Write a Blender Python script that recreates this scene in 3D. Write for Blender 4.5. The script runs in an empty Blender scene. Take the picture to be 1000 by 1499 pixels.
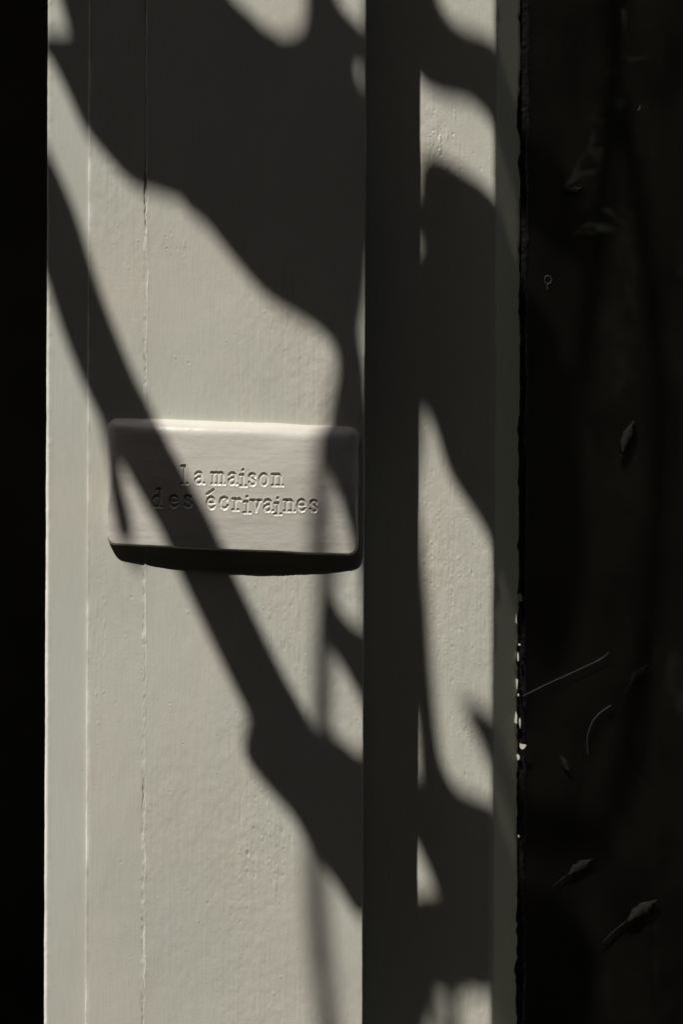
import bpy, bmesh, math, random
import numpy as np
from mathutils import Vector, Matrix
from mathutils.geometry import delaunay_2d_cdt

rng = np.random.default_rng(11)
random.seed(5)
sc = bpy.context.scene
COL = sc.collection

# ------------------------------------------------------------------ camera
S = 0.0004            # metres per photograph pixel on the plane of the main board
CD = 1.5              # camera distance to that plane
ZC = 1.5              # camera height
cam = bpy.data.cameras.new('camera'); camo = bpy.data.objects.new('camera', cam); COL.objects.link(camo)
camo.location = (0, -CD, ZC)
camo.rotation_euler = (math.pi / 2, 0, 0)
camo.rotation_euler = (Matrix.Rotation(math.radians(-0.22), 3, 'Y') @ camo.rotation_euler.to_matrix()).to_euler()
cam.sensor_fit = 'HORIZONTAL'; cam.sensor_width = 24.0; cam.lens = 24.0 * CD / (1000 * S)
cam.clip_start = 0.02; cam.clip_end = 500
cam.dof.use_dof = True; cam.dof.focus_distance = CD; cam.dof.aperture_fstop = 10.0
sc.camera = camo

# ------------------------------------------------------------------ light
LX, LZ = 0.64, 1.72                       # the sunlight moves 0.64 right and 1.72 down per metre into the wall
TOSUN = Vector((-LX, -1.0, LZ)).normalized()
w = bpy.data.worlds.new('World'); sc.world = w; w.use_nodes = True
nt = w.node_tree; bg = nt.nodes['Background']
sky = nt.nodes.new('ShaderNodeTexSky'); sky.sky_type = 'NISHITA'; sky.sun_disc = False
sky.sun_elevation = math.asin(TOSUN.z); sky.sun_rotation = math.atan2(TOSUN.x, TOSUN.y)
sky.dust_density = 3.0; sky.air_density = 0.8
nt.links.new(sky.outputs[0], bg.inputs[0]); bg.inputs[1].default_value = 0.05
sl = bpy.data.lights.new('sun', 'SUN'); slo = bpy.data.objects.new('sun', sl); COL.objects.link(slo)
sl.energy = 5.0; sl.angle = math.radians(0.53); sl.color = (1.0, 0.965, 0.9)
slo.rotation_euler = (-TOSUN).to_track_quat('-Z', 'Y').to_euler(); slo.location = (-2, -3, 6)
vs = sc.view_settings
vs.view_transform = 'Standard'; vs.look = 'None'; vs.gamma = 1.0; vs.exposure = 0.0; vs.use_curve_mapping = False
sc.render.engine = 'CYCLES'
sc.cycles.use_denoising = True
sc.cycles.caustics_refractive = False; sc.cycles.caustics_reflective = False
sc.cycles.max_bounces = 8; sc.cycles.diffuse_bounces = 4

# ------------------------------------------------------------------ helpers
D1 = 0.053            # depth of the window stile behind the main board
D2 = D1 + 0.0243      # depth of the glazing bead
D3 = D1 + 0.031       # depth of the pane

def wx(px, y=0.0): return (px - 500) * S * (CD + y) / CD
def wz(py, y=0.0): return ZC + (749.5 - py) * S * (CD + y) / CD

def hash2(ix, iy, seed):
    h = (ix.astype(np.int64) * 374761393 + iy.astype(np.int64) * 668265263 + seed * 1442695041) & 0xFFFFFFFF
    h = ((h ^ (h >> 13)) * 1274126177) & 0xFFFFFFFF
    return ((h ^ (h >> 16)) & 0xFFFF) / 65535.0 * 2 - 1

def vn(x, y, seed=0):
    x = np.asarray(x, float); y = np.asarray(y, float); x, y = np.broadcast_arrays(x, y)
    ix = np.floor(x); iy = np.floor(y); fx = x - ix; fy = y - iy
    fx = fx * fx * fx * (fx * (fx * 6 - 15) + 10); fy = fy * fy * fy * (fy * (fy * 6 - 15) + 10)
    a = hash2(ix, iy, seed); b = hash2(ix + 1, iy, seed); c = hash2(ix, iy + 1, seed); d = hash2(ix + 1, iy + 1, seed)
    return (a * (1 - fx) + b * fx) * (1 - fy) + (c * (1 - fx) + d * fx) * fy

def fbm(x, y, seed=0, o=3):
    r = 0; a = 1.0; f = 1.0
    for k in range(o):
        r = r + a * vn(x * f, y * f, seed + 17 * k); a *= .5; f *= 2.03
    return r

def link(name, me, mat=None, parent=None, smooth=True):
    o = bpy.data.objects.new(name, me); COL.objects.link(o)
    if mat is not None and not me.materials: me.materials.append(mat)
    if smooth and len(me.polygons): me.polygons.foreach_set('use_smooth', np.ones(len(me.polygons), bool))
    if parent is not None: o.parent = parent
    return o

def mesh(name, V, F):
    V = np.asarray(V, np.float32).reshape(-1, 3)
    me = bpy.data.meshes.new(name)
    if isinstance(F, np.ndarray):
        n, k = F.shape
        me.vertices.add(len(V)); me.vertices.foreach_set('co', V.ravel())
        me.loops.add(n * k); me.loops.foreach_set('vertex_index', F.astype(np.int32).ravel())
        me.polygons.add(n); me.polygons.foreach_set('loop_start', np.arange(n, dtype=np.int32) * k)
        me.update(calc_edges=True); me.validate()
    else:
        me.from_pydata(V.tolist(), [], F); me.update()
    return me

def gridfaces(nr, nc, flip=False):
    i, j = np.meshgrid(np.arange(nr - 1), np.arange(nc - 1), indexing='ij')
    a = (i * nc + j).ravel(); b = a + 1; c = a + nc + 1; d = a + nc
    return np.stack([a, d, c, b] if flip else [a, b, c, d], 1)

def thing(name, label, cat, loc=(0, 0, 0), group=None):
    o = bpy.data.objects.new(name, None); COL.objects.link(o); o.location = loc
    o.empty_display_size = .05
    tag(o, label, cat, group); return o

def tag(o, label, cat, group=None):
    o['label'] = label; o['category'] = cat
    if group: o['group'] = group
    return o

def boxmesh(name, x0, x1, y0, y1, z0, z1, bev=0.0):
    bm = bmesh.new()
    bmesh.ops.create_cube(bm, size=1)
    for v in bm.verts:
        v.co = Vector(((x0 + x1) / 2 + v.co.x * (x1 - x0), (y0 + y1) / 2 + v.co.y * (y1 - y0), (z0 + z1) / 2 + v.co.z * (z1 - z0)))
    if bev: bmesh.ops.bevel(bm, geom=bm.edges[:], offset=bev, segments=2, affect='EDGES', profile=.5)
    me = bpy.data.meshes.new(name); bm.to_mesh(me); bm.free(); return me

def box(name, b, mat, parent=None, bev=0.0):
    return link(name, boxmesh(name, *b, bev=bev), mat, parent, smooth=False)

# ------------------------------------------------------------------ materials
def newmat(name):
    m = bpy.data.materials.new(name); m.use_nodes = True
    return m, m.node_tree.nodes, m.node_tree.links, m.node_tree.nodes['Principled BSDF']

def N(nodes, t, **kw):
    n = nodes.new(t)
    for k, v in kw.items(): setattr(n, k, v)
    return n

def coords(nodes, links, scale):
    g = N(nodes, 'ShaderNodeNewGeometry'); mp = N(nodes, 'ShaderNodeMapping')
    mp.inputs['Scale'].default_value = scale
    links.new(g.outputs['Position'], mp.inputs['Vector'])
    return mp.outputs[0]

def noise(nodes, links, scale, sc3=(1, 1, 1), detail=4, rough=.55):
    n = N(nodes, 'ShaderNodeTexNoise'); n.inputs['Scale'].default_value = scale
    n.inputs['Detail'].default_value = detail; n.inputs['Roughness'].default_value = rough
    links.new(coords(nodes, links, sc3), n.inputs['Vector']); return n.outputs['Fac']

def ramp(nodes, links, src, stops):
    r = N(nodes, 'ShaderNodeValToRGB')
    e = r.color_ramp.elements
    while len(e) < len(stops): e.new(.5)
    for k, (p, c) in enumerate(stops):
        e[k].position = p; e[k].color = (*c, 1) if len(c) == 3 else c
    links.new(src, r.inputs[0]); return r.outputs[0]

def mixc(nodes, links, fac, a, b, mode='MIX'):
    m = N(nodes, 'ShaderNodeMix', data_type='RGBA', blend_type=mode)
    for sock, v in ((m.inputs[0], fac), (m.inputs[6], a), (m.inputs[7], b)):
        if hasattr(v, 'is_linked'): links.new(v, sock)
        else: sock.default_value = v if isinstance(v, float) else (*v, 1)
    return m.outputs[2]

def paint_mat(name, base, pink, brush=(900, 900, 60), rough=.5, dots=.06, bump=.00010):
    m, n, l, p = newmat(name)
    wear = N(n, 'ShaderNodeAttribute', attribute_name='wear')
    blot = ramp(n, l, noise(n, l, 16, (1, 1, .55), 5, .6), [(.46, (0, 0, 0)), (.68, (1, 1, 1))])
    c = mixc(n, l, blot, base, pink)
    grime = ramp(n, l, noise(n, l, 5.5, (1, 1, .6), 5, .6), [(.32, (.90, .90, .89)), (.62, (1.0, 1.0, 1.0))])
    c = mixc(n, l, 1.0, c, grime, 'MULTIPLY')
    fine = ramp(n, l, noise(n, l, 1, brush, 3, .6), [(.3, (.965, .965, .96)), (.7, (1.03, 1.03, 1.03))])
    c = mixc(n, l, 1.0, c, fine, 'MULTIPLY')
    speck = ramp(n, l, noise(n, l, 700, (1, 1, .7), 2, .5), [(.745, (1, 1, 1)), (.775, (.40, .38, .34))])
    c = mixc(n, l, .5, c, speck, 'MULTIPLY')
    c = mixc(n, l, wear.outputs['Fac'], c, (.86, .855, .80))
    l.new(c, p.inputs['Base Color'])
    p.inputs['Roughness'].default_value = rough
    b = N(n, 'ShaderNodeBump'); b.inputs['Strength'].default_value = 1.0; b.inputs['Distance'].default_value = bump
    add = N(n, 'ShaderNodeMath', operation='ADD')
    l.new(noise(n, l, 1, brush, 4, .6), add.inputs[0]); l.new(noise(n, l, 650, (1, 1, 1), 4, .65), add.inputs[1])
    l.new(add.outputs[0], b.inputs['Height']); l.new(b.outputs[0], p.inputs['Normal'])
    return m

M = {}
M['paint'] = paint_mat('grey_paint', (.515, .517, .456), (.552, .512, .450))
M['paint_smooth'] = paint_mat('grey_paint_smooth', (.510, .517, .458), (.525, .513, .454), bump=.00004, rough=.42)
M['paint_stile'] = paint_mat('grey_paint_stile', (.545, .540, .474), (.570, .531, .466), bump=.00014)
M['bead_paint'] = paint_mat('bead_paint', (.78, .76, .58), (.74, .71, .53), rough=.5, bump=.000008)
M['flake'] = paint_mat('flake_paint', (.56, .55, .49), (.50, .48, .42), rough=.6)

def clay_mat():
    m, n, l, p = newmat('fired_clay')
    c = ramp(n, l, noise(n, l, 1, (20, 20, 90), 5, .6), [(.3, (.530, .504, .450)), (.55, (.590, .563, .507)), (.75, (.62, .595, .54))])
    sp = ramp(n, l, noise(n, l, 260, (1, 1, 1), 3, .6), [(.70, (1, 1, 1)), (.78, (.7, .66, .6))])
    c = mixc(n, l, .6, c, sp, 'MULTIPLY')
    l.new(c, p.inputs['Base Color']); p.inputs['Roughness'].default_value = .27
    p.inputs['Specular IOR Level'].default_value = .5
    p.inputs['Coat Weight'].default_value = .35; p.inputs['Coat Roughness'].default_value = .22
    b = N(n, 'ShaderNodeBump'); b.inputs['Distance'].default_value = .00005
    l.new(noise(n, l, 1, (300, 300, 700), 4, .6), b.inputs['Height']); l.new(b.outputs[0], p.inputs['Normal'])
    return m
M['clay'] = clay_mat()

def plain(name, c, rough=.7, nscale=None, amt=.25, bump=0, spec=.5):
    m, n, l, p = newmat(name)
    p.inputs['Roughness'].default_value = rough; p.inputs['Specular IOR Level'].default_value = spec
    if nscale:
        f = noise(n, l, nscale, (1, 1, 1), 6, .6)
        lo = tuple(v * (1 - amt) for v in c); hi = tuple(min(1, v * (1 + amt)) for v in c)
        l.new(ramp(n, l, f, [(.3, lo), (.7, hi)]), p.inputs['Base Color'])
        if bump:
            b = N(n, 'ShaderNodeBump'); b.inputs['Distance'].default_value = bump
            l.new(f, b.inputs['Height']); l.new(b.outputs[0], p.inputs['Normal'])
    else: p.inputs['Base Color'].default_value = (*c, 1)
    return m
M['putty'] = plain('black_putty', (.012, .011, .010), .22, 500, .5, .0004)
M['room'] = plain('dark_room', (.35, .34, .32), .9, 3, .2, 0, .1)
M['render_wall'] = plain('lime_render', (.15, .142, .115), .9, 6, .15, .004)
M['brick_far'] = plain('old_brick', (.055, .050, .036), .9, 5, .3, .01)
M['paving'] = plain('stone_paving', (.055, .052, .043), .85, 9, .3, .004)
M['bark'] = plain('bark', (.13, .11, .085), .85, 60, .35, .002)
M['leaf'] = plain('leaf', (.034, .036, .020), .85, 40, .3, .0006, .2)
M['web'] = plain('cobweb', (.016, .016, .017), .6)
M['web_dim'] = plain('cobweb_dusty', (.007, .007, .007), .7)
M['reflected'] = plain('reflected_leaf', (.008, .0072, .0056), .9, 300, .5, .0004, .15)  # dim colour of the leaf shapes that stand in for reflections

def glass_mat():
    m, n, l, p = newmat('old_window_glass')
    p.inputs['Base Color'].default_value = (.9, .92, .9, 1); p.inputs['Roughness'].default_value = .0
    p.inputs['Transmission Weight'].default_value = 1.0; p.inputs['IOR'].default_value = 1.5
    b = N(n, 'ShaderNodeBump'); b.inputs['Distance'].default_value = .0006; b.inputs['Strength'].default_value = .35
    l.new(noise(n, l, 14, (1, 1, .5), 2, .5), b.inputs['Height']); l.new(b.outputs[0], p.inputs['Normal'])
    d = N(n, 'ShaderNodeBsdfDiffuse'); d.inputs[0].default_value = (.30, .28, .24, 1)
    f = ramp(n, l, noise(n, l, 26, (1, 1, .7), 6, .65), [(.34, (.005, .005, .005)), (.60, (.014, .014, .014)), (.74, (.034, .034, .034))])
    mx = N(n, 'ShaderNodeMixShader'); l.new(f, mx.inputs[0]); l.new(p.outputs[0], mx.inputs[1]); l.new(d.outputs[0], mx.inputs[2])
    l.new(mx.outputs[0], n['Material Output'].inputs[0])
    return m
M['glass'] = glass_mat()

# ------------------------------------------------------------------ the setting: lane, rooms, walls
g = box('lane_paving', (-16, 16, -3.40, .0, -.06, 0), M['paving']); g['kind'] = 'structure'
g = box('ground', (-60, 60, -60, 60, -.4, -.07), M['paving']); g['kind'] = 'structure'

rm = thing('room_shell', 'unlit dark room seen through the open doorway and behind the window glass', 'room', (0, 2, 0))
def rbox(name, b, mat=M['room']):
    o = box(name, b, mat); o.parent = rm; o.matrix_parent_inverse = Matrix.Translation((0, -2, 0)); return o
rbox('floor', (-3, 3, .16, 4.2, -.05, .001))
rbox('back_wall', (-3, 3, 4.2, 4.3, -.05, 3.0))
rbox('side_wall', (-3.1, -3, .16, 4.3, -.05, 3.0))
rbox('side_wall', (3, 3.1, .16, 4.3, -.05, 3.0))
rbox('ceiling', (-3.1, 3.1, .16, 4.3, 3.0, 3.1))

X3 = wx(533.5)
DOORL = -1.10                                   # left side of the open doorway
XJ = wx(66)                                     # its right side: the jamb
hf = thing('house_front', 'pale rendered house front around the doorway and window', 'house', (0, .1, 0))
def hbox(name, b, mat=M['render_wall']):
    o = box(name, b, mat); o.parent = hf; o.matrix_parent_inverse = Matrix.Translation((0, -.1, 0)); return o
hbox('wall', (-16, DOORL, .03, .155, 0, 6.4))
hbox('wall', (DOORL, 16, .03, .155, 2.62, 6.4))
hbox('wall', (wx(533), 16, .085, .155, 0, .80))
hbox('wall', (1.05, 16, .03, .154, .801, 2.619))
hbox('lintel', (DOORL - .02, X3 - .0045, .0, .154, 2.401, 2.619), M['paint'])

oh = thing('added_opposite_house', 'unseen dark brick house added across the narrow lane to deepen the shade', 'house', (0, -3.5, 0))  # out of view; added and sized to block skylight and shade the lane
def obox(name, b, mat=M['brick_far']):
    o = box(name, b, mat); o.parent = oh; o.matrix_parent_inverse = Matrix.Translation((0, 3.5, 0)); return o
obox('wall', (-16, 16, -3.9, -3.42, -.05, 6.3))
obox('cornice', (-16, 16, -3.95, -3.36, 6.3, 6.4))
for k in range(6):
    x = -6 + k * 2.1
    obox('window', (x, x + .9, -3.425, -3.40, 1.0 + 2.3 * (k % 2), 2.5 + 2.3 * (k % 2)), M['putty'])

# ------------------------------------------------------------------ painted boards
def zrows(step=.0006):
    z = np.concatenate([[0.0, .3, .6, .9, 1.05, 1.13], np.arange(1.165, 1.835, step), [1.87, 1.95, 2.1, 2.3, 2.40]])
    return z

def pits(H, X, Z, cx, cz, rx, rz, dep):
    j0, j1 = np.searchsorted(X, [cx - 4 * rx, cx + 4 * rx]); i0, i1 = np.searchsorted(Z, [cz - 4 * rz, cz + 4 * rz])
    if j1 <= j0 or i1 <= i0: return
    gx = ((X[j0:j1] - cx) / rx)[None]; gz = ((Z[i0:i1] - cz) / rz)[:, None]
    r2 = gx * gx + gz * gz
    H[i0:i1, j0:j1] += dep * (np.exp(-r2) - .45 * np.exp(-r2 * .4))

def relief(X, Z, seed, amp=1.0, y=0.0, patches=(), singles=0):
    XX, ZZ = X[None, :], Z[:, None]
    patchy = np.clip(.35 + 1.1 * fbm(XX * 22, ZZ * 7, seed + 5, 3), 0, 1.5)
    H = (.00030 * fbm(XX * 24, ZZ * 11, seed) + .00006 * fbm(XX * 90, ZZ * 60, seed + 1)
         + (.000012 + .000045 * patchy) * fbm(XX * 330, ZZ * 230, seed + 2)
         + .000038 * patchy * fbm(XX * 700, ZZ * 14, seed + 3, 2)
         + .000012 * fbm(XX * 1100, ZZ * 8, seed + 4, 2)) * amp
    # positive H stands proud of the board
    for (px, py, sx, sy, n, a) in patches:
        for k in range(n):
            cx = wx(px + rng.normal() * sx * .5, y)
            cx = cx + (round(cx / .0042) * .0042 - cx) * .7      # rows along the wood grain
            cz = wz(py + rng.normal() * sy * .5, y)
            s = rng.uniform(.00035, .0008)
            pits(H, X, Z, cx, cz, s, s * rng.uniform(1, 2.6) * (1 if rng.random() < .75 else 4), a * rng.uniform(.4, 1.2) * (1 if rng.random() < .45 else -1))
    for k in range(singles // 4):      # pin holes
        s = rng.uniform(.00032, .00045)
        pits(H, X, Z, rng.uniform(X[0], X[-1]), rng.uniform(1.18, 1.82), s, s * rng.uniform(.9, 1.5), -rng.uniform(.0006, .0011))
    for k in range(singles):
        s = rng.uniform(.0004, .0011)
        pits(H, X, Z, rng.uniform(X[0], X[-1]), rng.uniform(1.18, 1.82), s, s * rng.uniform(.7, 1.6), rng.uniform(.0001, .00035) * (1 if rng.random() < .5 else -1))
    return H

def board(name, x0, x1, y0, rl, rr, backl, backr, mat, parent, seed, wob0=0, wob1=0, amp=1.0, step=.0005,
          patches=(), singles=0, rim=0.0, zstep=.0006, wear=None):
    """one painted board: front face with relief, rounded arrises and side faces"""
    a = np.linspace(0, np.pi / 2, 7)
    ul = rl * (1 - np.cos(a)); dl = rl * (1 - np.sin(a))
    ur = rr * (1 - np.cos(a))[::-1]; dr = rr * (1 - np.sin(a))[::-1]
    n = int((x1 - x0 - rl - rr) / step)
    mid = np.linspace(x0 + rl, x1 - rr, n + 1)[1:-1]
    X = np.concatenate([x0 + ul, mid, x1 - ur])
    DY = np.concatenate([dl, np.zeros(len(mid)), dr])
    Z = zrows(zstep)
    H = relief(X, Z, seed, amp, y0, patches, singles)
    if rim:      # paint built up along the left edge
        lump = np.clip(.55 + .6 * fbm(Z * 160, Z * 0, seed + 31, 3), 0, 2)[:, None]
        H += rim * lump * np.exp(-((X - x0 - rl * 1.1) / (rl * .9)) ** 2)[None, :]
    fade = np.clip(np.minimum(X - x0, x1 - X) / .0006, .15, 1)[None, :]
    Y = y0 + DY[None, :] - H * fade
    e0 = wob0 * fbm(Z * 45, Z * 0, seed + 41, 4) + wob0 * .5 * fbm(Z * 400, Z * 0, seed + 43, 2)
    e1 = wob1 * fbm(Z * 45, Z * 0, seed + 42, 4) + wob1 * .5 * fbm(Z * 400, Z * 0, seed + 44, 2)
    wl = np.clip(1 - (X - x0) / .004, 0, 1)[None, :]; wr = np.clip(1 - (x1 - X) / .004, 0, 1)[None, :]
    XX = X[None, :] + e0[:, None] * wl + e1[:, None] * wr
    ZZ = np.repeat(Z[:, None], len(X), 1)
    # side faces: two more columns on either side
    def col(xc, yv): return np.stack([xc, np.full(len(Z), yv), Z], 1)[:, None]
    front = np.stack([XX, Y, ZZ], 2)
    P = np.concatenate([col(XX[:, 0], y0 + backl), col(XX[:, 0], y0 + rl + .0004), front,
                        col(XX[:, -1], y0 + rr + .0004), col(XX[:, -1], y0 + backr)], 1)
    nr, nc = P.shape[:2]
    me = mesh(name, P.reshape(-1, 3), gridfaces(nr, nc))
    if wear:      # paler worn paint along the left arris: amount(Z), width
        amt = np.clip(wear[0](Z), 0, 1)[:, None] * np.exp(-(np.maximum(X - x0 - rl * .6, 0) / wear[1]) ** 2)[None, :]
        A = np.zeros((nr, nc)); A[:, 2:-2] = amt; A[:, :2] = amt[:, :1]
        at = me.attributes.new('wear', 'FLOAT', 'POINT'); at.data.foreach_set('value', A.ravel().astype(np.float32))
    return link(name, me, mat, parent)

df = thing('door_frame', 'grey painted wooden door frame of upright boards carrying the clay plaque', 'door frame')
X0, X1, X2, X3 = wx(66), wx(127), wx(211), wx(533.5)
YA = .0020; YB = .0004
board('door_stop', X0, X1 + .0012, YA, .0016, .0006, .13, .02, M['paint_smooth'], df, 100, .00012, 0, .35, rim=.0002,
      wear=(lambda z: np.clip((1.72 - z) / .22, .0, 1) * (.9 + .3 * fbm(z * 90, z * 0, 150, 3)), .0010))
board('edge_board', X1, X2 - .0002, YB, .0007, .0007, .02, .02, M['paint'], df, 200, .00012, .00045, .9, singles=26, rim=.00022,
      wear=(lambda z: .24 + .42 * fbm(z * 70, z * 0, 250, 4), .0016),
      patches=[(145, 960, 18, 190, 45, .00022)])
board('main_board', X2 + .0003, X3, 0, .0008, .0010, .02, .10, M['paint'], df, 300, .00055, .00008, 1.0, singles=70,
      patches=[(385, 1230, 45, 110, 80, .00042), (430, 920, 55, 150, 90, .00030), (445, 490, 60, 60, 26, .00025), (250, 360, 30, 25, 10, .0003)],
      rim=.00016, wear=(lambda z: .02 + .40 * fbm(z * 60, z * 0, 350, 4), .0008))
# paint and filler that bridge the joint here and there
Z = zrows(.0006); n = len(Z)
X = np.linspace(X2 - .0012, X2 + .0014, 9)
dep = .00010 + .0007 * fbm(Z * 48, Z * 0, 77, 4) + .0012 * np.clip((Z - 1.66) / .03, 0, 1)
dep = np.clip(dep, -.00005, .004)[:, None] + .00012 * fbm(X[None, :] * 900, Z[:, None] * 300, 78, 2)
P = np.stack([np.repeat(X[None], n, 0), dep, np.repeat(Z[:, None], 9, 1)], 2)
link('joint_filler', mesh('joint_filler', P.reshape(-1, 3), gridfaces(n, 9)), M['paint'], df)

# ------------------------------------------------------------------ window
wn = thing('window', 'weathered window with grey painted stile and dark dusty glass', 'window', (0, D1, 0))
def wpar(o): o.parent = wn; o.matrix_parent_inverse = Matrix.Translation((0, -D1, 0)); return o
XS0 = X3 - .004; XS1 = wx(727, D1)
wpar(board('stile', XS0, XS1, D1, .0005, .0048, .02, .0265, M['paint_stile'], None, 400, 0, .0001, 1.15, singles=60, step=.00036, zstep=.00045,
      patches=[(640, 205, 9, 26, 26, .00055), (650, 220, 40, 60, 40, .0004), (655, 900, 50, 230, 170, .00034), (690, 1090, 40, 90, 30, .0003), (625, 700, 16, 90, 12, .0003)]))
# glazing bead: irregular right edge
Z = zrows(.0008); XB0 = XS1 - .0048 + .0048 * math.sin(1.0) - .0004; XB1 = wx(759.5, D2)
t = np.linspace(0, 1, 26)
edge = .00045 * fbm(Z * 60, Z * 0, 501, 4) + .0005 * fbm(Z * 260, Z * 0, 502, 3)
chip = np.clip(fbm(Z * 38, Z * 0, 503, 3) - .5, 0, 1) * .0032
XX = XB0 + (XB1 - XB0) * t[None, :] + (edge - chip)[:, None] * np.clip((t - .62) / .38, 0, 1)[None, :]
yb0 = D1 + .0048 * (1 - math.cos(1.0)) - .0004
yy = yb0 + 1.475 * (XX - XB0) + .0014 * np.clip((t - .95) / .05, 0, 1)[None, :] ** 2 - .00002 * fbm(XX * 200, Z[:, None] * 25, 504, 2)
P = np.stack([XX, yy, np.repeat(Z[:, None], 26, 1)], 2)
Pb = P[:, -1:].copy(); Pb[:, :, 1] = D3 + .003
P = np.concatenate([P, Pb], 1)
wpar(link('glazing_bead', mesh('glazing_bead', P.reshape(-1, 3), gridfaces(len(Z), 27)), M['bead_paint']))
# black putty line between bead and glass
Z = zrows(.0008); t = np.linspace(0, 1, 14)
xr = wx(772, D3) + .0006 * fbm(Z * 70, Z * 0, 601, 4)
XX = (XB1 - .004) + (xr - XB1 + .004)[:, None] * t[None]
hump = .0034 * np.sqrt(np.clip(1 - t ** 2, 0, 1))[None] + (.00035 * fbm(XX * 700, Z[:, None] * 420, 602, 3)) * (1 - t ** 8)[None]
P = np.stack([XX, D3 - hump - .0001, np.repeat(Z[:, None], 14, 1)], 2)
wpar(link('putty_line', mesh('putty_line', P.reshape(-1, 3), gridfaces(len(Z), 14)), M['putty']))
wpar(box('pane', (XS1 - .004, 1.0, D3, D3 + .004, .84, 2.36), M['glass']))
wpar(box('stile', (.985, 1.048, D1, .12, .80, 2.42), M['paint_stile'], bev=.002))
wpar(box('rail', (XS1 + .001, .984, D1, .12, 2.33, 2.42), M['paint_stile'], bev=.002))
wpar(box('rail', (XS1 + .001, .984, D1, .12, .80, .88), M['paint_stile'], bev=.002))
wpar(box('sill', (X3 + .001, 1.07, -.02, .12, .74, .799), M['paint_stile'], bev=.003))
wpar(box('head', (XS0, 1.05, D1, .12, 2.421, 2.60), M['paint_stile'], bev=.002))

def flake(px, py, wpx, hpx, prot=.0012, rot=0):
    n = random.randint(5, 6); cx, cz = wx(px, D2), wz(py, D2)
    V = []; k = S * 1.05
    for s in (0, 1):
        for i in range(n):
            a = 2 * math.pi * i / n + .3
            r = random.Random(int(px * 31 + py * 7 + i)).uniform(.45, 1.2)
            x = .5 * wpx * k * r * math.cos(a); z = .5 * hpx * k * r * math.sin(a)
            x, z = x * math.cos(rot) - z * math.sin(rot), x * math.sin(rot) + z * math.cos(rot)
            V.append((cx + x, D2 - prot + s * .0007 + (.10 * x + .15 * z), cz + z))
    F = [tuple(range(n)), tuple(range(2 * n - 1, n - 1, -1))] + [(i, i + n, (i + 1) % n + n, (i + 1) % n) for i in range(n)]
    wpar(link('paint_flake', mesh('paint_flake', V, F), M['flake'], smooth=False))
for a in [(762, 873, 9, 15, -.0012), (756, 903, 3, 24, .0008), (761, 942, 5, 4), (759, 961, 2.6, 14), (758, 998, 3, 26), (760, 1016, 3, 5),
          (756, 1048, 6, 22), (762, 1056, 2.6, 26), (766, 1091, 11, 14), (760, 1108, 5, 10, -.0005), (761, 1222, 3, 5)]:
    flake(*a)

# ------------------------------------------------------------------ clay plaque
pl = thing('name_plaque', 'small pillow shaped clay plaque with two lines of stamped lettering', 'plaque', (wx(342), 0, wz(714)))
GL = {
 'l': [[(6, 0.8), (6, 27)], [(1.5, 26.5), (6, 27)], [(1, .8), (11, .8)]],
 'a': [[(2, 14), (4.5, 17), (8.5, 17.4), (11.3, 15), (11.5, 2.5), (13, .8), (15.5, 1)], [(11.5, 10.3), (5.5, 9.5), (2.2, 7), (1.8, 3.6), (4.2, .9), (8, 1), (11.5, 4)]],
 'm': [[(3.2, .8), (3.2, 17)], [(10.6, .8), (10.6, 14.5)], [(18, .8), (18, 14.5)], [(.3, 17), (3.2, 17)], [(3.2, 14), (5.4, 17), (8.6, 17.2), (10.6, 14.5)],
       [(10.6, 14.5), (13, 17.2), (16, 17), (18, 14.5)], [(.5, .8), (6, .8)], [(8.6, .8), (12.6, .8)], [(15.4, .8), (20.8, .8)]],
 'i': [[(5.4, 24.3), (5.8, 24.6)], [(6, .8), (6, 17)], [(1.5, 16.8), (6, 17)], [(.6, .8), (11, .8)]],
 's': [[(10.6, 13), (10, 16), (6.2, 17.4), (2.6, 16), (2.1, 13), (4.2, 10.6), (8.6, 8.4), (11, 5.8), (10.4, 2.4), (7, .7), (3, 1.4), (1.5, 4.6)]],
 'o': [[(7.5 + 6 * math.cos(k * math.pi / 10), 9 + 8.3 * math.sin(k * math.pi / 10)) for k in range(21)]],
 'n': [[(4.2, .8), (4.2, 17)], [(.6, 17), (4.2, 17)], [(4.2, 13.5), (7, 17), (10.8, 17), (13.5, 13.8), (13.6, .8)], [(.8, .8), (7.6, .8)], [(10.4, .8), (17.2, .8)]],
 'd': [[(6.6 + 5.2 * math.cos(k * math.pi / 10), 8.6 + 8 * math.sin(k * math.pi / 10)) for k in range(21)], [(12, .8), (12, 27)], [(8.4, 26.8), (12, 27)], [(12, .8), (15.6, .8)]],
 'e': [[(2, 9), (13, 9.2), (12.6, 13.4), (10, 16.7), (6.8, 17.4), (3.2, 15.4), (1.5, 9), (3, 3.5), (7, .7), (11, 1.6), (13.2, 4.4)]],
 'c': [[(12.4, 13), (12, 15.6), (7.6, 17.4), (3.2, 15.4), (1.5, 9), (3, 3.2), (7.4, .7), (11.6, 2), (13.4, 5)], [(11.8, 13.2), (12.2, 13.4)]],
 'r': [[(4.4, .8), (4.4, 17)], [(.5, 17), (4.4, 17)], [(4.4, 12), (7.4, 16), (10.4, 17.2), (13, 15)], [(.3, .8), (9.2, .8)]],
 'v': [[(2.8, 17), (8, 1), (13.2, 17)], [(0, 17), (5.6, 17)], [(10.4, 17), (16, 17)]],
}
GL['E'] = GL['e'] + [[(1.2, 21.8), (11, 28)]]
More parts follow.
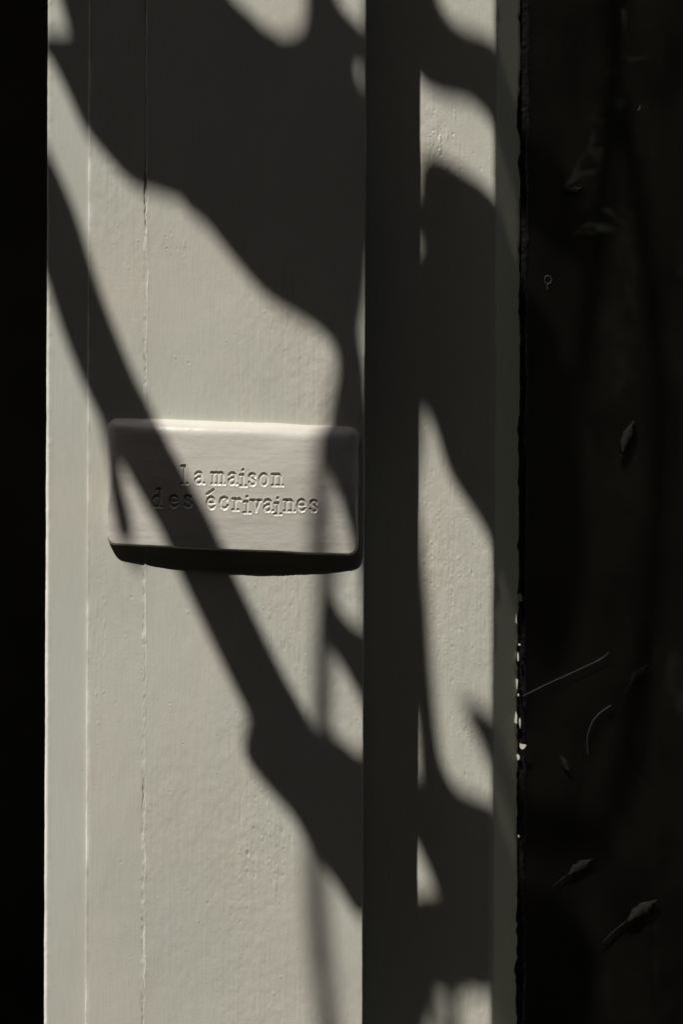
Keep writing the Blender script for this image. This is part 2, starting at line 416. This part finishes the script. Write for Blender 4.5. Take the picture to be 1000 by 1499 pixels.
TEXT = [('l', 264, 710), ('a', 284, 709.5), ('m', 309, 710), ('a', 333, 710.5), ('i', 350, 713), ('s', 363, 711.5), ('o', 378.5, 711.5), ('n', 397.5, 712),
        ('d', 222, 744), ('e', 247, 744), ('s', 269, 744), ('E', 301.5, 746), ('c', 320.5, 746), ('r', 340, 748), ('i', 356, 752), ('v', 367, 750),
        ('a', 385, 749.5), ('i', 401, 754), ('n', 415, 749.5), ('e', 434, 749), ('s', 453, 750)]
YP = -.009
def psx(px): return (px - 500) * S * (CD + YP) / CD
def psz(py): return ZC + (749.5 - py) * S * (CD + YP) / CD
NU, NV = 540, 290
def grade(n):
    u = np.linspace(-1, 1, n); return np.sign(u) * (1 - (1 - np.abs(u)) ** 1.12)
U, Vv = np.meshgrid(grade(NU), grade(NV))
# corners in photograph pixels
cTL, cTR, cBL, cBR = (154.5, 613), (526, 624.5), (153.5, 799.5), (524, 814)
def quad(u, v):     # v up
    a = (u + 1) / 2; b = (v + 1) / 2
    bend = 3.0 * (1 - u * u)
    px = (1 - b) * ((1 - a) * cBL[0] + a * cBR[0]) + b * ((1 - a) * cTL[0] + a * cTR[0])
    py = (1 - b) * ((1 - a) * cBL[1] + a * cBR[1] + bend * .4) + b * ((1 - a) * cTL[1] + a * cTR[1] - bend * .3)
    return px, py
s = np.maximum(np.abs(U), np.abs(Vv)) + 1e-9
RU, RV = .085, .163         # corner rounding in u, v (about 6 mm)
bu, bv = U / s, Vv / s
cu = np.maximum(np.abs(bu) - (1 - RU), 0) / RU; cv = np.maximum(np.abs(bv) - (1 - RV), 0) / RV
L = np.sqrt(cu * cu + cv * cv); inside = (cu > 0) & (cv > 0)
k = np.where(inside, 1 / np.maximum(L, 1e-6), 1)
ru = np.where(inside, np.sign(bu) * (1 - RU + RU * cu * k), bu); rv = np.where(inside, np.sign(bv) * (1 - RV + RV * cv * k), bv)
bl = np.clip((s - .55) / .45, 0, 1); bl = bl * bl * (3 - 2 * bl)
UU = U * (1 - bl) + s * ru * bl; VV = Vv * (1 - bl) + s * rv * bl
PX, PY = quad(UU, VV)
PXm, PZm = psx(PX), psz(PY)
PXm = PXm + .0004 * fbm(PZm * 60, PXm * 0, 701, 2) * np.clip((np.abs(UU) - .9) / .1, 0, 1)
PZm = PZm + .0003 * fbm(PXm * 50, PZm * 0, 702, 3) * np.clip((np.abs(VV) - .85) / .15, 0, 1)
hx, hz, rc = .0742, .0374, .0062
qx = np.abs(UU) * hx - (hx - rc); qz = np.abs(VV) * hz - (hz - rc)
edged = rc - (np.hypot(np.maximum(qx, 0), np.maximum(qz, 0)) + np.minimum(np.maximum(qx, qz), 0))   # distance to the edge in metres
up = np.clip((VV + .55) / 1.1, 0, 1)
q = np.clip(edged / (.0016 + .0080 * up * up * (3 - 2 * up)), 0, 1)
dome = 1 - (1 - q) ** 2.7
thick = .0050 + .0038 * (1 - (np.abs(UU)) ** 2.4) + .0012 * (1 - VV ** 2)
Hh = .0018 + (thick - .0018) * dome
Hh = Hh + .00022 * fbm(PXm * 30, PZm * 45, 711, 3) + .000018 * fbm(PXm * 45, PZm * 500, 712, 3) * np.clip(q, 0, 1) + .00012 * np.clip(fbm(PXm * 90, PZm * 130, 715, 3) - .8, 0, 1) + .000022 * fbm(PXm * 400, PZm * 500, 713, 2)
gid = np.zeros(U.shape, int)
def segdist(x, y, a, b):
    dx, dy = b[0] - a[0], b[1] - a[1]; l2 = dx * dx + dy * dy + 1e-9
    t = np.clip(((x - a[0]) * dx + (y - a[1]) * dy) / l2, 0, 1)
    return np.hypot(x - a[0] - t * dx, y - a[1] - t * dy)
for gi, (ch, gx, gy) in enumerate(TEXT):
    m = (PX > gx - 8) & (PX < gx + 30) & (PY > gy - 38) & (PY < gy + 9)
    ii = np.where(m); lx = (PX[ii] - gx) / .95 - .3; ly = gy - PY[ii]
    d = np.full(lx.shape, 99.0)
    for st in GL[ch]:
        for a, b in zip(st[:-1], st[1:]): d = np.minimum(d, segdist(lx, ly, a, b))
    dep = rng.uniform(.00036, .00044) + .00056 * np.clip(ly / 18, -.1, 1.5)
    prof = np.clip((2.55 - d) / 1.7, 0, 1); prof = prof * prof * (3 - 2 * prof)
    lip = .00009 * np.exp(-((d - 3.3) / .9) ** 2)
    Hh[ii] += lip - dep * prof
    gsub = gid[ii]; gsub[d < 2.7] = gi + 1; gid[ii] = gsub
VP = np.stack([PXm, -Hh, PZm], 2)
# vertex normals over the whole sheet so that the letters join without a seam
tu = np.gradient(VP, axis=1); tv = np.gradient(VP, axis=0)
NN = np.cross(tu, tv); NN /= np.linalg.norm(NN, axis=2, keepdims=True) + 1e-12
F = gridfaces(NV, NU)
vflat = VP.reshape(-1, 3); nflat = NN.reshape(-1, 3); gf = gid.ravel()[F].min(axis=1)
O = np.array(pl.location)
def sub(name, sel, extraV=None, extraF=None):
    fs = F[sel]; ids, inv = np.unique(fs, return_inverse=True)
    me = mesh(name, vflat[ids] - O, inv.reshape(fs.shape))
    o = link(name, me, M['clay'], pl)
    me.normals_split_custom_set_from_vertices(nflat[ids].tolist())
    return o
sub('tablet', gf == 0)
for gi, (ch, gx, gy) in enumerate(TEXT):
    if (gf == gi + 1).any(): sub('letter', gf == gi + 1)
idx = np.arange(NU * NV).reshape(NV, NU)
ring = np.concatenate([idx[0, :-1], idx[:-1, -1], idx[-1, :0:-1], idx[:0:-1, 0]])
R = vflat[ring] - O; Rb = R.copy(); Rb[:, 1] = .0006
nrg = len(ring); ii = np.arange(nrg); jj = (ii + 1) % nrg
link('tablet_rim', mesh('tablet_rim', np.concatenate([R, Rb]), np.stack([ii, ii + nrg, jj + nrg, jj], 1)), M['clay'], pl)

# ------------------------------------------------------------------ cobweb, specks and modelled leaf reflections on the glass
def tubemesh(name, pts, rad, sides=8, cap=True):
    pts = [Vector(p) for p in pts]; V = []; Fq = []
    up = Vector((.13, .2, 1)).normalized()
    for i, p in enumerate(pts):
        a = pts[max(i - 1, 0)]; b = pts[min(i + 1, len(pts) - 1)]
        t = (b - a).normalized(); x = t.cross(up)
        if x.length < .05: x = t.cross(Vector((1, 0, 0)))
        x.normalize(); y = t.cross(x); r = rad[i] if hasattr(rad, '__len__') else rad
        for k in range(sides):
            an = 2 * math.pi * k / sides; V.append(p + x * (r * math.cos(an)) + y * (r * math.sin(an)))
    for i in range(len(pts) - 1):
        for k in range(sides):
            k2 = (k + 1) % sides; Fq.append((i * sides + k, i * sides + k2, (i + 1) * sides + k2, (i + 1) * sides + k))
    if cap: Fq += [tuple(range(sides))[::-1], tuple(range((len(pts) - 1) * sides, len(pts) * sides))]
    return mesh(name, [tuple(v) for v in V], Fq)

def catmull(P, n=6, closed=False):
    P = [np.array(p, float) for p in P]; out = []; m = len(P)
    for i in range(m if closed else m - 1):
        if closed: a, b, c, d = P[(i - 1) % m], P[i], P[(i + 1) % m], P[(i + 2) % m]
        else: a, b, c, d = P[max(i - 1, 0)], P[i], P[i + 1], P[min(i + 2, m - 1)]
        for k in range(n):
            t = k / n
            out.append(.5 * (2 * b + (c - a) * t + (2 * a - 5 * b + 4 * c - d) * t * t + (-a + 3 * b - 3 * c + d) * t ** 3))
    if not closed: out.append(P[-1])
    return out

def strand(pxs, y, r, label, mat='web'):
    p = [(wx(a, y), y, wz(b, y)) for a, b in catmull(pxs, 5)]
    tag(link('cobweb_strand', tubemesh('cobweb_strand', p, r, 6), M[mat]), label, 'cobweb')
yg = D3 - .003
strand([(764, 1019), (800, 1001), (850, 978), (882, 962), (892, 953)], yg, .00022, 'long thin cobweb strand slanting from the bead across the dark glass')
strand([(863, 1104), (861, 1080), (869, 1055), (882, 1040), (896, 1031)], yg, .0004, 'short curved cobweb strand on the glass below the long one', 'web_dim')
strand([(932, 161), (935, 157), (935, 153)], yg, .0004, 'tiny pale hair stuck to the upper glass')
lp = [(801 + 5 * math.cos(a), 409 + 6 * math.sin(a)) for a in np.linspace(-4.4, 1.6, 12)]
strand(lp + [(800, 424)], yg, .00035, 'tiny looped thread stuck to the dark glass')

def reflected_leaf(px, py, ln, rot, curl, stalk, label):  # leaf shape set on the pane in place of a reflection
    k = S * (CD + yg) / CD; L = ln * k
    pr = [.01, .10, .20, .17, .22, .13, .02]; V = []; F = []
    for i, wd in enumerate(pr):
        for j in range(5):
            a = (j - 2) / 2 * curl; r = wd / curl
            x = r * math.sin(a); y = .30 * (math.cos(a) - math.cos(curl)) + .05 * math.sin(i * 1.7 + j * 2.3)
            V.append((x, -y - .05, i / 6 - .5 + .05 * math.sin(j * 2.1 + i)))
    F = [(i * 5 + j, i * 5 + j + 1, i * 5 + j + 6, i * 5 + j + 5) for i in range(6) for j in range(4)]
    b = len(V)
    for i in range(4):
        t = i / 3; c = (.10 * t * t, -.06, -.5 - stalk * t)
        V += [(c[0] - .022, c[1], c[2]), (c[0] + .022, c[1], c[2]), (c[0], c[1] - .03, c[2])]
    F += [(b + 3 * i + j, b + 3 * i + (j + 1) % 3, b + 3 * i + 3 + (j + 1) % 3, b + 3 * i + 3 + j) for i in range(3) for j in range(3)]
    me = mesh('reflected_leaf', V, F); o = link('reflected_leaf', me, M['reflected'])
    o.location = (wx(px, yg), D3 - .0012, wz(py, yg)); o.scale = (L, L, L); o.rotation_euler = (0, rot, 0)
    md = o.modifiers.new('thickness', 'SOLIDIFY'); md.thickness = .02
    tag(o, label, 'leaf')
reflected_leaf(918, 640, 50, .35, 1.0, .2, 'crumpled leaf shape standing in for a reflection in the dark glass well above the long cobweb strand')
reflected_leaf(829, 1117, 30, 2.7, .9, .0, 'tiny leaf shape standing in for a reflection in the glass under the short curved cobweb')
reflected_leaf(940, 1332, 56, .95, .9, .8, 'long stalked leaf shape standing in for a reflection low in the dark glass')
reflected_leaf(935, 988, 44, .7, .8, .2, 'leaf shape standing in for a reflection in the glass beyond the tip of the long cobweb strand')
reflected_leaf(838, 278, 28, 1.3, .8, .1, 'small pale leaf shape standing in for a reflection in the glass above the looped thread')
reflected_leaf(850, 1268, 44, 1.0, .8, .6, 'narrow dark leaf shape standing in for a reflection in the glass above the long stalked one')

# ------------------------------------------------------------------ the fig tree whose leaves shade the frame
tree = thing('fig_tree', 'fig tree with broad lobed leaves whose branch overhangs the doorway', 'tree', (.95, -1.0, 0))
TI = Matrix.Translation((-.95, 1.0, 0))
def tpar(o): o.parent = tree; o.matrix_parent_inverse = TI; return o
def ref3(px, py, R):      # a point whose shadow on the main board falls at photograph pixel (px, py), R metres up the sun ray
    return Vector(((px - 500) * S, 0, ZC + (749.5 - py) * S)) + TOSUN * R
def adj(P):   # points traced on the stile lie deeper: shift them on to the plane of the main board
    return [(x - 4.0 * min(max((x - 533) / 8, 0), 1), y - 13 * min(max((x - 533) / 8, 0), 1), *r) for x, y, *r in P]
def cast_leaf(poly, R0, ax=0, ay=0, curl=.02, n=3, seed=0, out=9.0):
    o = np.array(catmull(adj(poly), n, True))
    area = np.sum(o[:, 0] * np.roll(o[:, 1], -1) - np.roll(o[:, 0], -1) * o[:, 1])
    tg = np.roll(o, -1, 0) - np.roll(o, 1, 0); tg /= np.linalg.norm(tg, axis=1, keepdims=True) + 1e-9
    o = o + out * np.stack([tg[:, 1], -tg[:, 0]], 1) * (1 if area > 0 else -1)   # the traced line is where the half shade begins
    c = o.mean(0); ext = np.ptp(o, axis=0).max()
    step = max(ext / 9, 14)
    gx, gy = np.meshgrid(np.arange(o[:, 0].min(), o[:, 0].max(), step), np.arange(o[:, 1].min(), o[:, 1].max(), step))
    pts = np.stack([gx.ravel(), gy.ravel()], 1)
    x, y = pts.T; ins = np.zeros(len(pts), bool); dmin = np.full(len(pts), 1e9)
    for (xa, ya), (xb, yb) in zip(o, np.roll(o, -1, 0)):
        cr = ((ya > y) != (yb > y)) & (x < (xb - xa) * (y - ya) / (yb - ya + 1e-12) + xa)
        ins ^= cr; dmin = np.minimum(dmin, segdist(x, y, (xa, ya), (xb, yb)))
    pts = pts[ins & (dmin > step * .35)]
    allp = [Vector((float(a), float(b))) for a, b in np.concatenate([o, pts])]
    res = delaunay_2d_cdt(allp, [], [list(range(len(o)))], 1, 1e-4)
    V = []
    for v in res[0]:
        dx, dy = (v.x - c[0]) / ext, (v.y - c[1]) / ext
        R = R0 + ax * dx + ay * dy + curl * (math.cos(dx * 9 + seed) * .4 + math.cos(dy * 7 + seed * 2) * .5 + (dx * dx + dy * dy))
        V.append(tuple(ref3(v.x, v.y, R)))
    me = mesh('leaf', V, [tuple(f) for f in res[2]])
    ob = link('leaf', me, M['leaf'])
    md = ob.modifiers.new('thickness', 'SOLIDIFY'); md.thickness = .0005; md.offset = 0
    return tpar(ob)
def cast_twig(name, pts, r, R=1.0, n=5):
    q = adj([p if len(p) == 4 else (p[0], p[1], R, r) for p in pts])
    q = catmull(q, n)
    return tpar(link(name, tubemesh(name, [ref3(a, b, c) for a, b, c, d in q], [d for *_, d in q], 10), M['bark']))

cast_leaf([(58, 50), (75, 50), (95, 48), (101, 35), (92, 0), (80, -60), (110, -140), (180, -190), (260, -150), (300, -50), (327, 0), (350, 20), (375, 45),
           (392, 60), (410, 160), (390, 260), (340, 320), (300, 318), (280, 295), (240, 280), (200, 267), (160, 225), (125, 180), (100, 125), (72, 72), (58, 62)], 1.0, .06, -.05, seed=1)
cast_leaf([(380, 50), (400, 60), (425, 58), (445, 45), (452, 20), (455, -30), (468, -60), (482, -30), (480, 0), (500, 25), (537, 66), (556, 88), (558, 108), (538, 100), (514, 92), (513, 100),
           (518, 136), (542, 152), (552, 200), (550, 300), (536, 360), (527, 440), (520, 480), (521, 507), (530, 570), (515, 610), (497, 580), (501, 535), (496, 503), (485, 491),
           (460, 470), (400, 435), (350, 380), (310, 330), (272, 292), (290, 200), (340, 100)], 1.04, -.05, .04, seed=2)
cast_leaf([(540, 52), (544, 8), (553, -1), (569, 5), (593, 20), (618, 36), (649, 67), (690, 120), (720, 250), (740, 420), (725, 560), (700, 640), (652, 573), (634, 542), (609, 505),
           (587, 468), (572, 421), (556, 378), (535, 357), (515, 320), (500, 250), (510, 170), (532, 142), (541, 142), (545, 110), (545, 75)], .97, .05, .03, seed=3)
cast_leaf([(501, 510), (500, 545), (492, 590), (489, 625), (491, 655), (497, 690), (512, 742), (527, 794), (538, 840), (544, 900), (552, 975), (585, 960), (566, 917), (556, 845),
           (549, 767), (544, 690), (540, 650), (533, 600), (524, 540), (518, 510)], 1.02, .02, .03, seed=4, curl=.01)
cast_leaf([(538, -134), (553, -113), (575, -102), (612, -95), (637, -79), (653, -57), (690, -20), (730, 0), (725, -90), (680, -150), (650, -167), (624, -184), (593, -193), (569, -212),
           (556, -240), (545, -310), (510, -290), (505, -200)], 1.0, .04, -.03, seed=5)
cast_leaf([(366, 1080), (373, 1052), (395, 1015), (425, 1025), (455, 1072), (490, 1085), (520, 1108), (540, 1116), (570, 1120), (605, 1150), (612, 1245), (600, 1257), (575, 1256), (554, 1266),
           (548, 1290), (540, 1345), (530, 1335), (505, 1295), (465, 1240), (440, 1195), (400, 1150), (370, 1110)], 1.0, .05, .05, seed=6)
cast_leaf([(478, 893), (486, 890), (500, 910), (535, 931), (548, 925), (558, 905), (566, 917), (585, 953), (621, 970), (654, 986), (720, 1020), (760, 1100), (740, 1200), (700, 1235),
           (655, 1256), (620, 1252), (598, 1258), (580, 1200), (565, 1122), (572, 1106), (549, 1050), (532, 1012), (525, 1000), (505, 965), (482, 936), (474, 915)], 1.05, .05, -.03, seed=7)
cast_leaf([(150, 610), (163, 680), (177, 762), (188, 812), (197, 826), (206, 812), (202, 790), (188, 732), (190, 690), (185, 640)], 1.05, .01, .02, seed=8, curl=.005, out=4)
cast_leaf([(610, 826), (640, 842), (654, 852), (720, 860), (770, 895), (720, 932), (655, 915), (645, 897), (634, 874), (620, 846)], 1.25, .03, .02, seed=9)
# branches
cast_twig('branch', [(-330, -640, 1.03, .015), (-190, -330, 1.02, .0135), (-60, 20, 1.0, .0155), (16, 195, 1.0, .0153), (72, 320, 1.0, .0152), (115, 450, 1.0, .0151), (155, 550, 1.0, .0151), (187, 615, 1.0, .0151),
    (228, 702, 1.0, .0150), (284, 802, 1.0, .0148), (305, 845, 1.0, .0148), (354, 945, 1.0, .0150), (392, 1020, 1.0, .0151), (430, 1085, 1.0, .0151), (480, 1170, 1.0, .010), (530, 1230, 1.0, .007)], .011)
cast_twig('twig', [(505, 520, 1.3, .0025), (492, 620, 1.35, .0042), (486, 742, 1.4, .0046), (477, 880, 1.4, .0046), (474, 1000, 1.38, .0046), (472, 1110, 1.3, .0044), (464, 1240, 1.6, .0045), (470, 1370, 1.9, .0056), (488, 1530, 1.95, .0058), (510, 1640, 2.0, .003)], .004)
cast_twig('twig', [(592, 1230, 1.1, .003), (594, 1290, 1.1, .003), (600, 1420, 1.1, .002)], .003)
cast_twig('twig', [(552, 1240, 1.5, .003), (566, 1285, 1.5, .004), (590, 1400, 1.5, .003)], .003)
cast_twig('twig', [(180, -650, 1.03, .006), (185, -400, 1.0, .005), (180, -180, 1.0, .003)], .004)
cast_twig('twig', [(440, -650, 1.05, .007), (468, -300, 1.05, .0055), (467, -50, 1.05, .0045), (470, 150, 1.05, .003)], .004)
cast_twig('twig', [(470, -650, 1.05, .006), (520, -450, 1.02, .0055), (540, -280, 1.0, .003)], .004)
cast_twig('twig', [(760, -640, 1.05, .008), (790, -300, 1.05, .006), (735, 200, 1.0, .004), (690, 300, 1.0, .003)], .004)
cast_twig('twig', [(790, -300, 1.05, .006), (860, 200, 1.15, .005), (830, 700, 1.25, .005), (770, 895, 1.25, .003)], .004)

def tube3(name, pts, n=6):
    q = catmull(pts, n)
    return tpar(link(name, tubemesh(name, [Vector(p[:3]) for p in q], [float(p[3]) for p in q], 14), M['bark']))
a0 = ref3(-330, -640, 1.03); a1 = ref3(180, -650, 1.03); a2 = ref3(455, -650, 1.05); a3 = ref3(760, -640, 1.05)
tube3('trunk', [(.95, -1.0, -.05, .075), (.93, -.98, .5, .062), (.90, -.95, 1.2, .054), (.82, -.88, 2.0, .046), (.62, -.75, 2.6, .036)])
tube3('limb', [(.62, -.75, 2.6, .036), (.3, -.62, 2.85, .030), (*a3, .026), (*a2, .023), (*a1, .020), (*a0, .016), (a0.x - .25, a0.y, a0.z - .05, .010), (a0.x - .5, a0.y, a0.z + .02, .005)])
tube3('limb', [(.62, -.75, 2.6, .032), (.8, -.8, 3.0, .022), (1.1, -.9, 3.4, .012), (1.2, -1.0, 3.8, .005)])
tube3('limb', [(.90, -.95, 1.2, .03), (.7, -.85, 1.35, .016), (.45, -.72, 1.5, .009), (.28, -.64, 1.68, .005), (.25, -.62, 1.95, .003)])
tube3('limb', [(.91, -.96, 1.05, .02), (.6, -.82, 1.06, .012), (.42, -.70, 1.12, .007), (.28, -.62, 1.25, .004), (.25, -.62, 1.5, .002)])

tube3('limb', [(.28, -.62, 1.25, .004), (.27, -.52, 1.38, .0035), (.262, -.46, 1.34, .003), (.26, -.44, 1.2, .002), (.262, -.44, 1.08, .0015)])
# lobed fig leaf template, 1 unit long, petiole at the origin
half = [(0, 0), (.10, -.05), (.24, -.03), (.36, .10), (.42, .24), (.36, .30), (.24, .30), (.33, .42), (.40, .56), (.36, .68), (.26, .66), (.16, .56), (.17, .72), (.12, .88), (0, 1.0)]
outl = half + [(-x, y) for x, y in half[-2:0:-1]]
def leaf_template(cup):
    V = [(0, .35, 0), (0, .7, 0)]
    o = catmull(outl, 2, True)
    V += [(float(x), float(y), 0) for x, y in o]
    V = [(x, y, cup * (abs(x) * .8 - (y - .4) ** 2 * .6)) for x, y, z in V]
    m = len(o); F = []
    for i in range(m):
        j = (i + 1) % m; c = 0 if (o[i][1] + o[j][1]) / 2 < .52 else 1
        F.append((c, 2 + i, 2 + j))
    F += [(0, 1, 2 + min(range(m), key=lambda i: abs(o[i][1] - .54) + (o[i][0] < 0) * 9 )), (1, 0, 2 + min(range(m), key=lambda i: abs(o[i][1] - .54) + (o[i][0] > 0) * 9))]
    b = len(V)      # the stalk, a thin three-sided rod
    for (y, z) in ((.02, 0), (-.25, -.05), (-.5, -.16)):
        V += [(-.011, y, z), (.011, y, z), (0, y, z + .02)]
    for r in (0, 3):
        F += [(b + r + k, b + r + (k + 1) % 3, b + r + 3 + (k + 1) % 3, b + r + 3 + k) for k in range(3)]
    V = [(x, y + .5, z + .16) for x, y, z in V]      # origin at the foot of the stalk
    me = mesh('leaf', V, F); me.materials.append(M['leaf']); return me
LT = [leaf_template(.35), leaf_template(-.25), leaf_template(.6)]
def shadow_hits_frame(p, r):
    for y in (0, D1, D3):
        k = y - p.y
        x = p.x + LX * k; z = p.z - LZ * k
        if -.24 - r < x < .26 + r and 1.17 - 2 * r < z < 1.83 + 2 * r: return True
    return False
def in_view(p, r):
    if p.y > .05: return True
    k = p.y + CD
    if k < -.1: return False
    return abs(p.x) < .1334 * max(k, 0) + r + .02 and abs(p.z - ZC) < .2 * max(k, 0) + r + .02
def free_leaf(p, size):
    if shadow_hits_frame(p, size * 1.5) or in_view(p, size * 1.15) or p.y > -.12: return
    o = link('leaf', LT[random.randrange(3)], None, None)
    o.location = p; o.scale = (size,) * 3
    o.rotation_euler = (random.uniform(-1.2, .3) - .4, random.uniform(-.6, .6), random.uniform(0, 6.28))
    tpar(o)
def along(path, n, spread, smin=.10, smax=.20):
    for k in range(n):
        i = random.randrange(len(path) - 1); t = random.random()
        p = Vector(path[i]).lerp(Vector(path[i + 1]), t) + Vector([random.gauss(0, spread) for _ in range(3)])
        free_leaf(p, random.uniform(smin, smax))
along([(.62, -.75, 2.6), (.8, -.8, 3.0), (1.1, -.9, 3.4), (1.2, -1.0, 3.8)], 100, .06)
along([(.3, -.62, 2.85), tuple(a2), tuple(a1), tuple(a0), (a0.x - .5, a0.y, a0.z + .02)], 190, .07)
along([(.7, -.85, 1.35), (.45, -.72, 1.5), (.28, -.64, 1.68), (.25, -.62, 1.95)], 34, .008, .04, .08)
along([(.28, -.64, 1.68), (.25, -.62, 1.95)], 12, .006, .03, .055)
along([(.6, -.82, 1.06), (.42, -.70, 1.12), (.28, -.62, 1.25)], 24, .008, .04, .08)
along([(.28, -.62, 1.25), (.25, -.62, 1.5)], 14, .006, .03, .055)
along([(.27, -.52, 1.38), (.262, -.46, 1.34), (.26, -.44, 1.2), (.262, -.44, 1.08)], 26, .005, .025, .05)
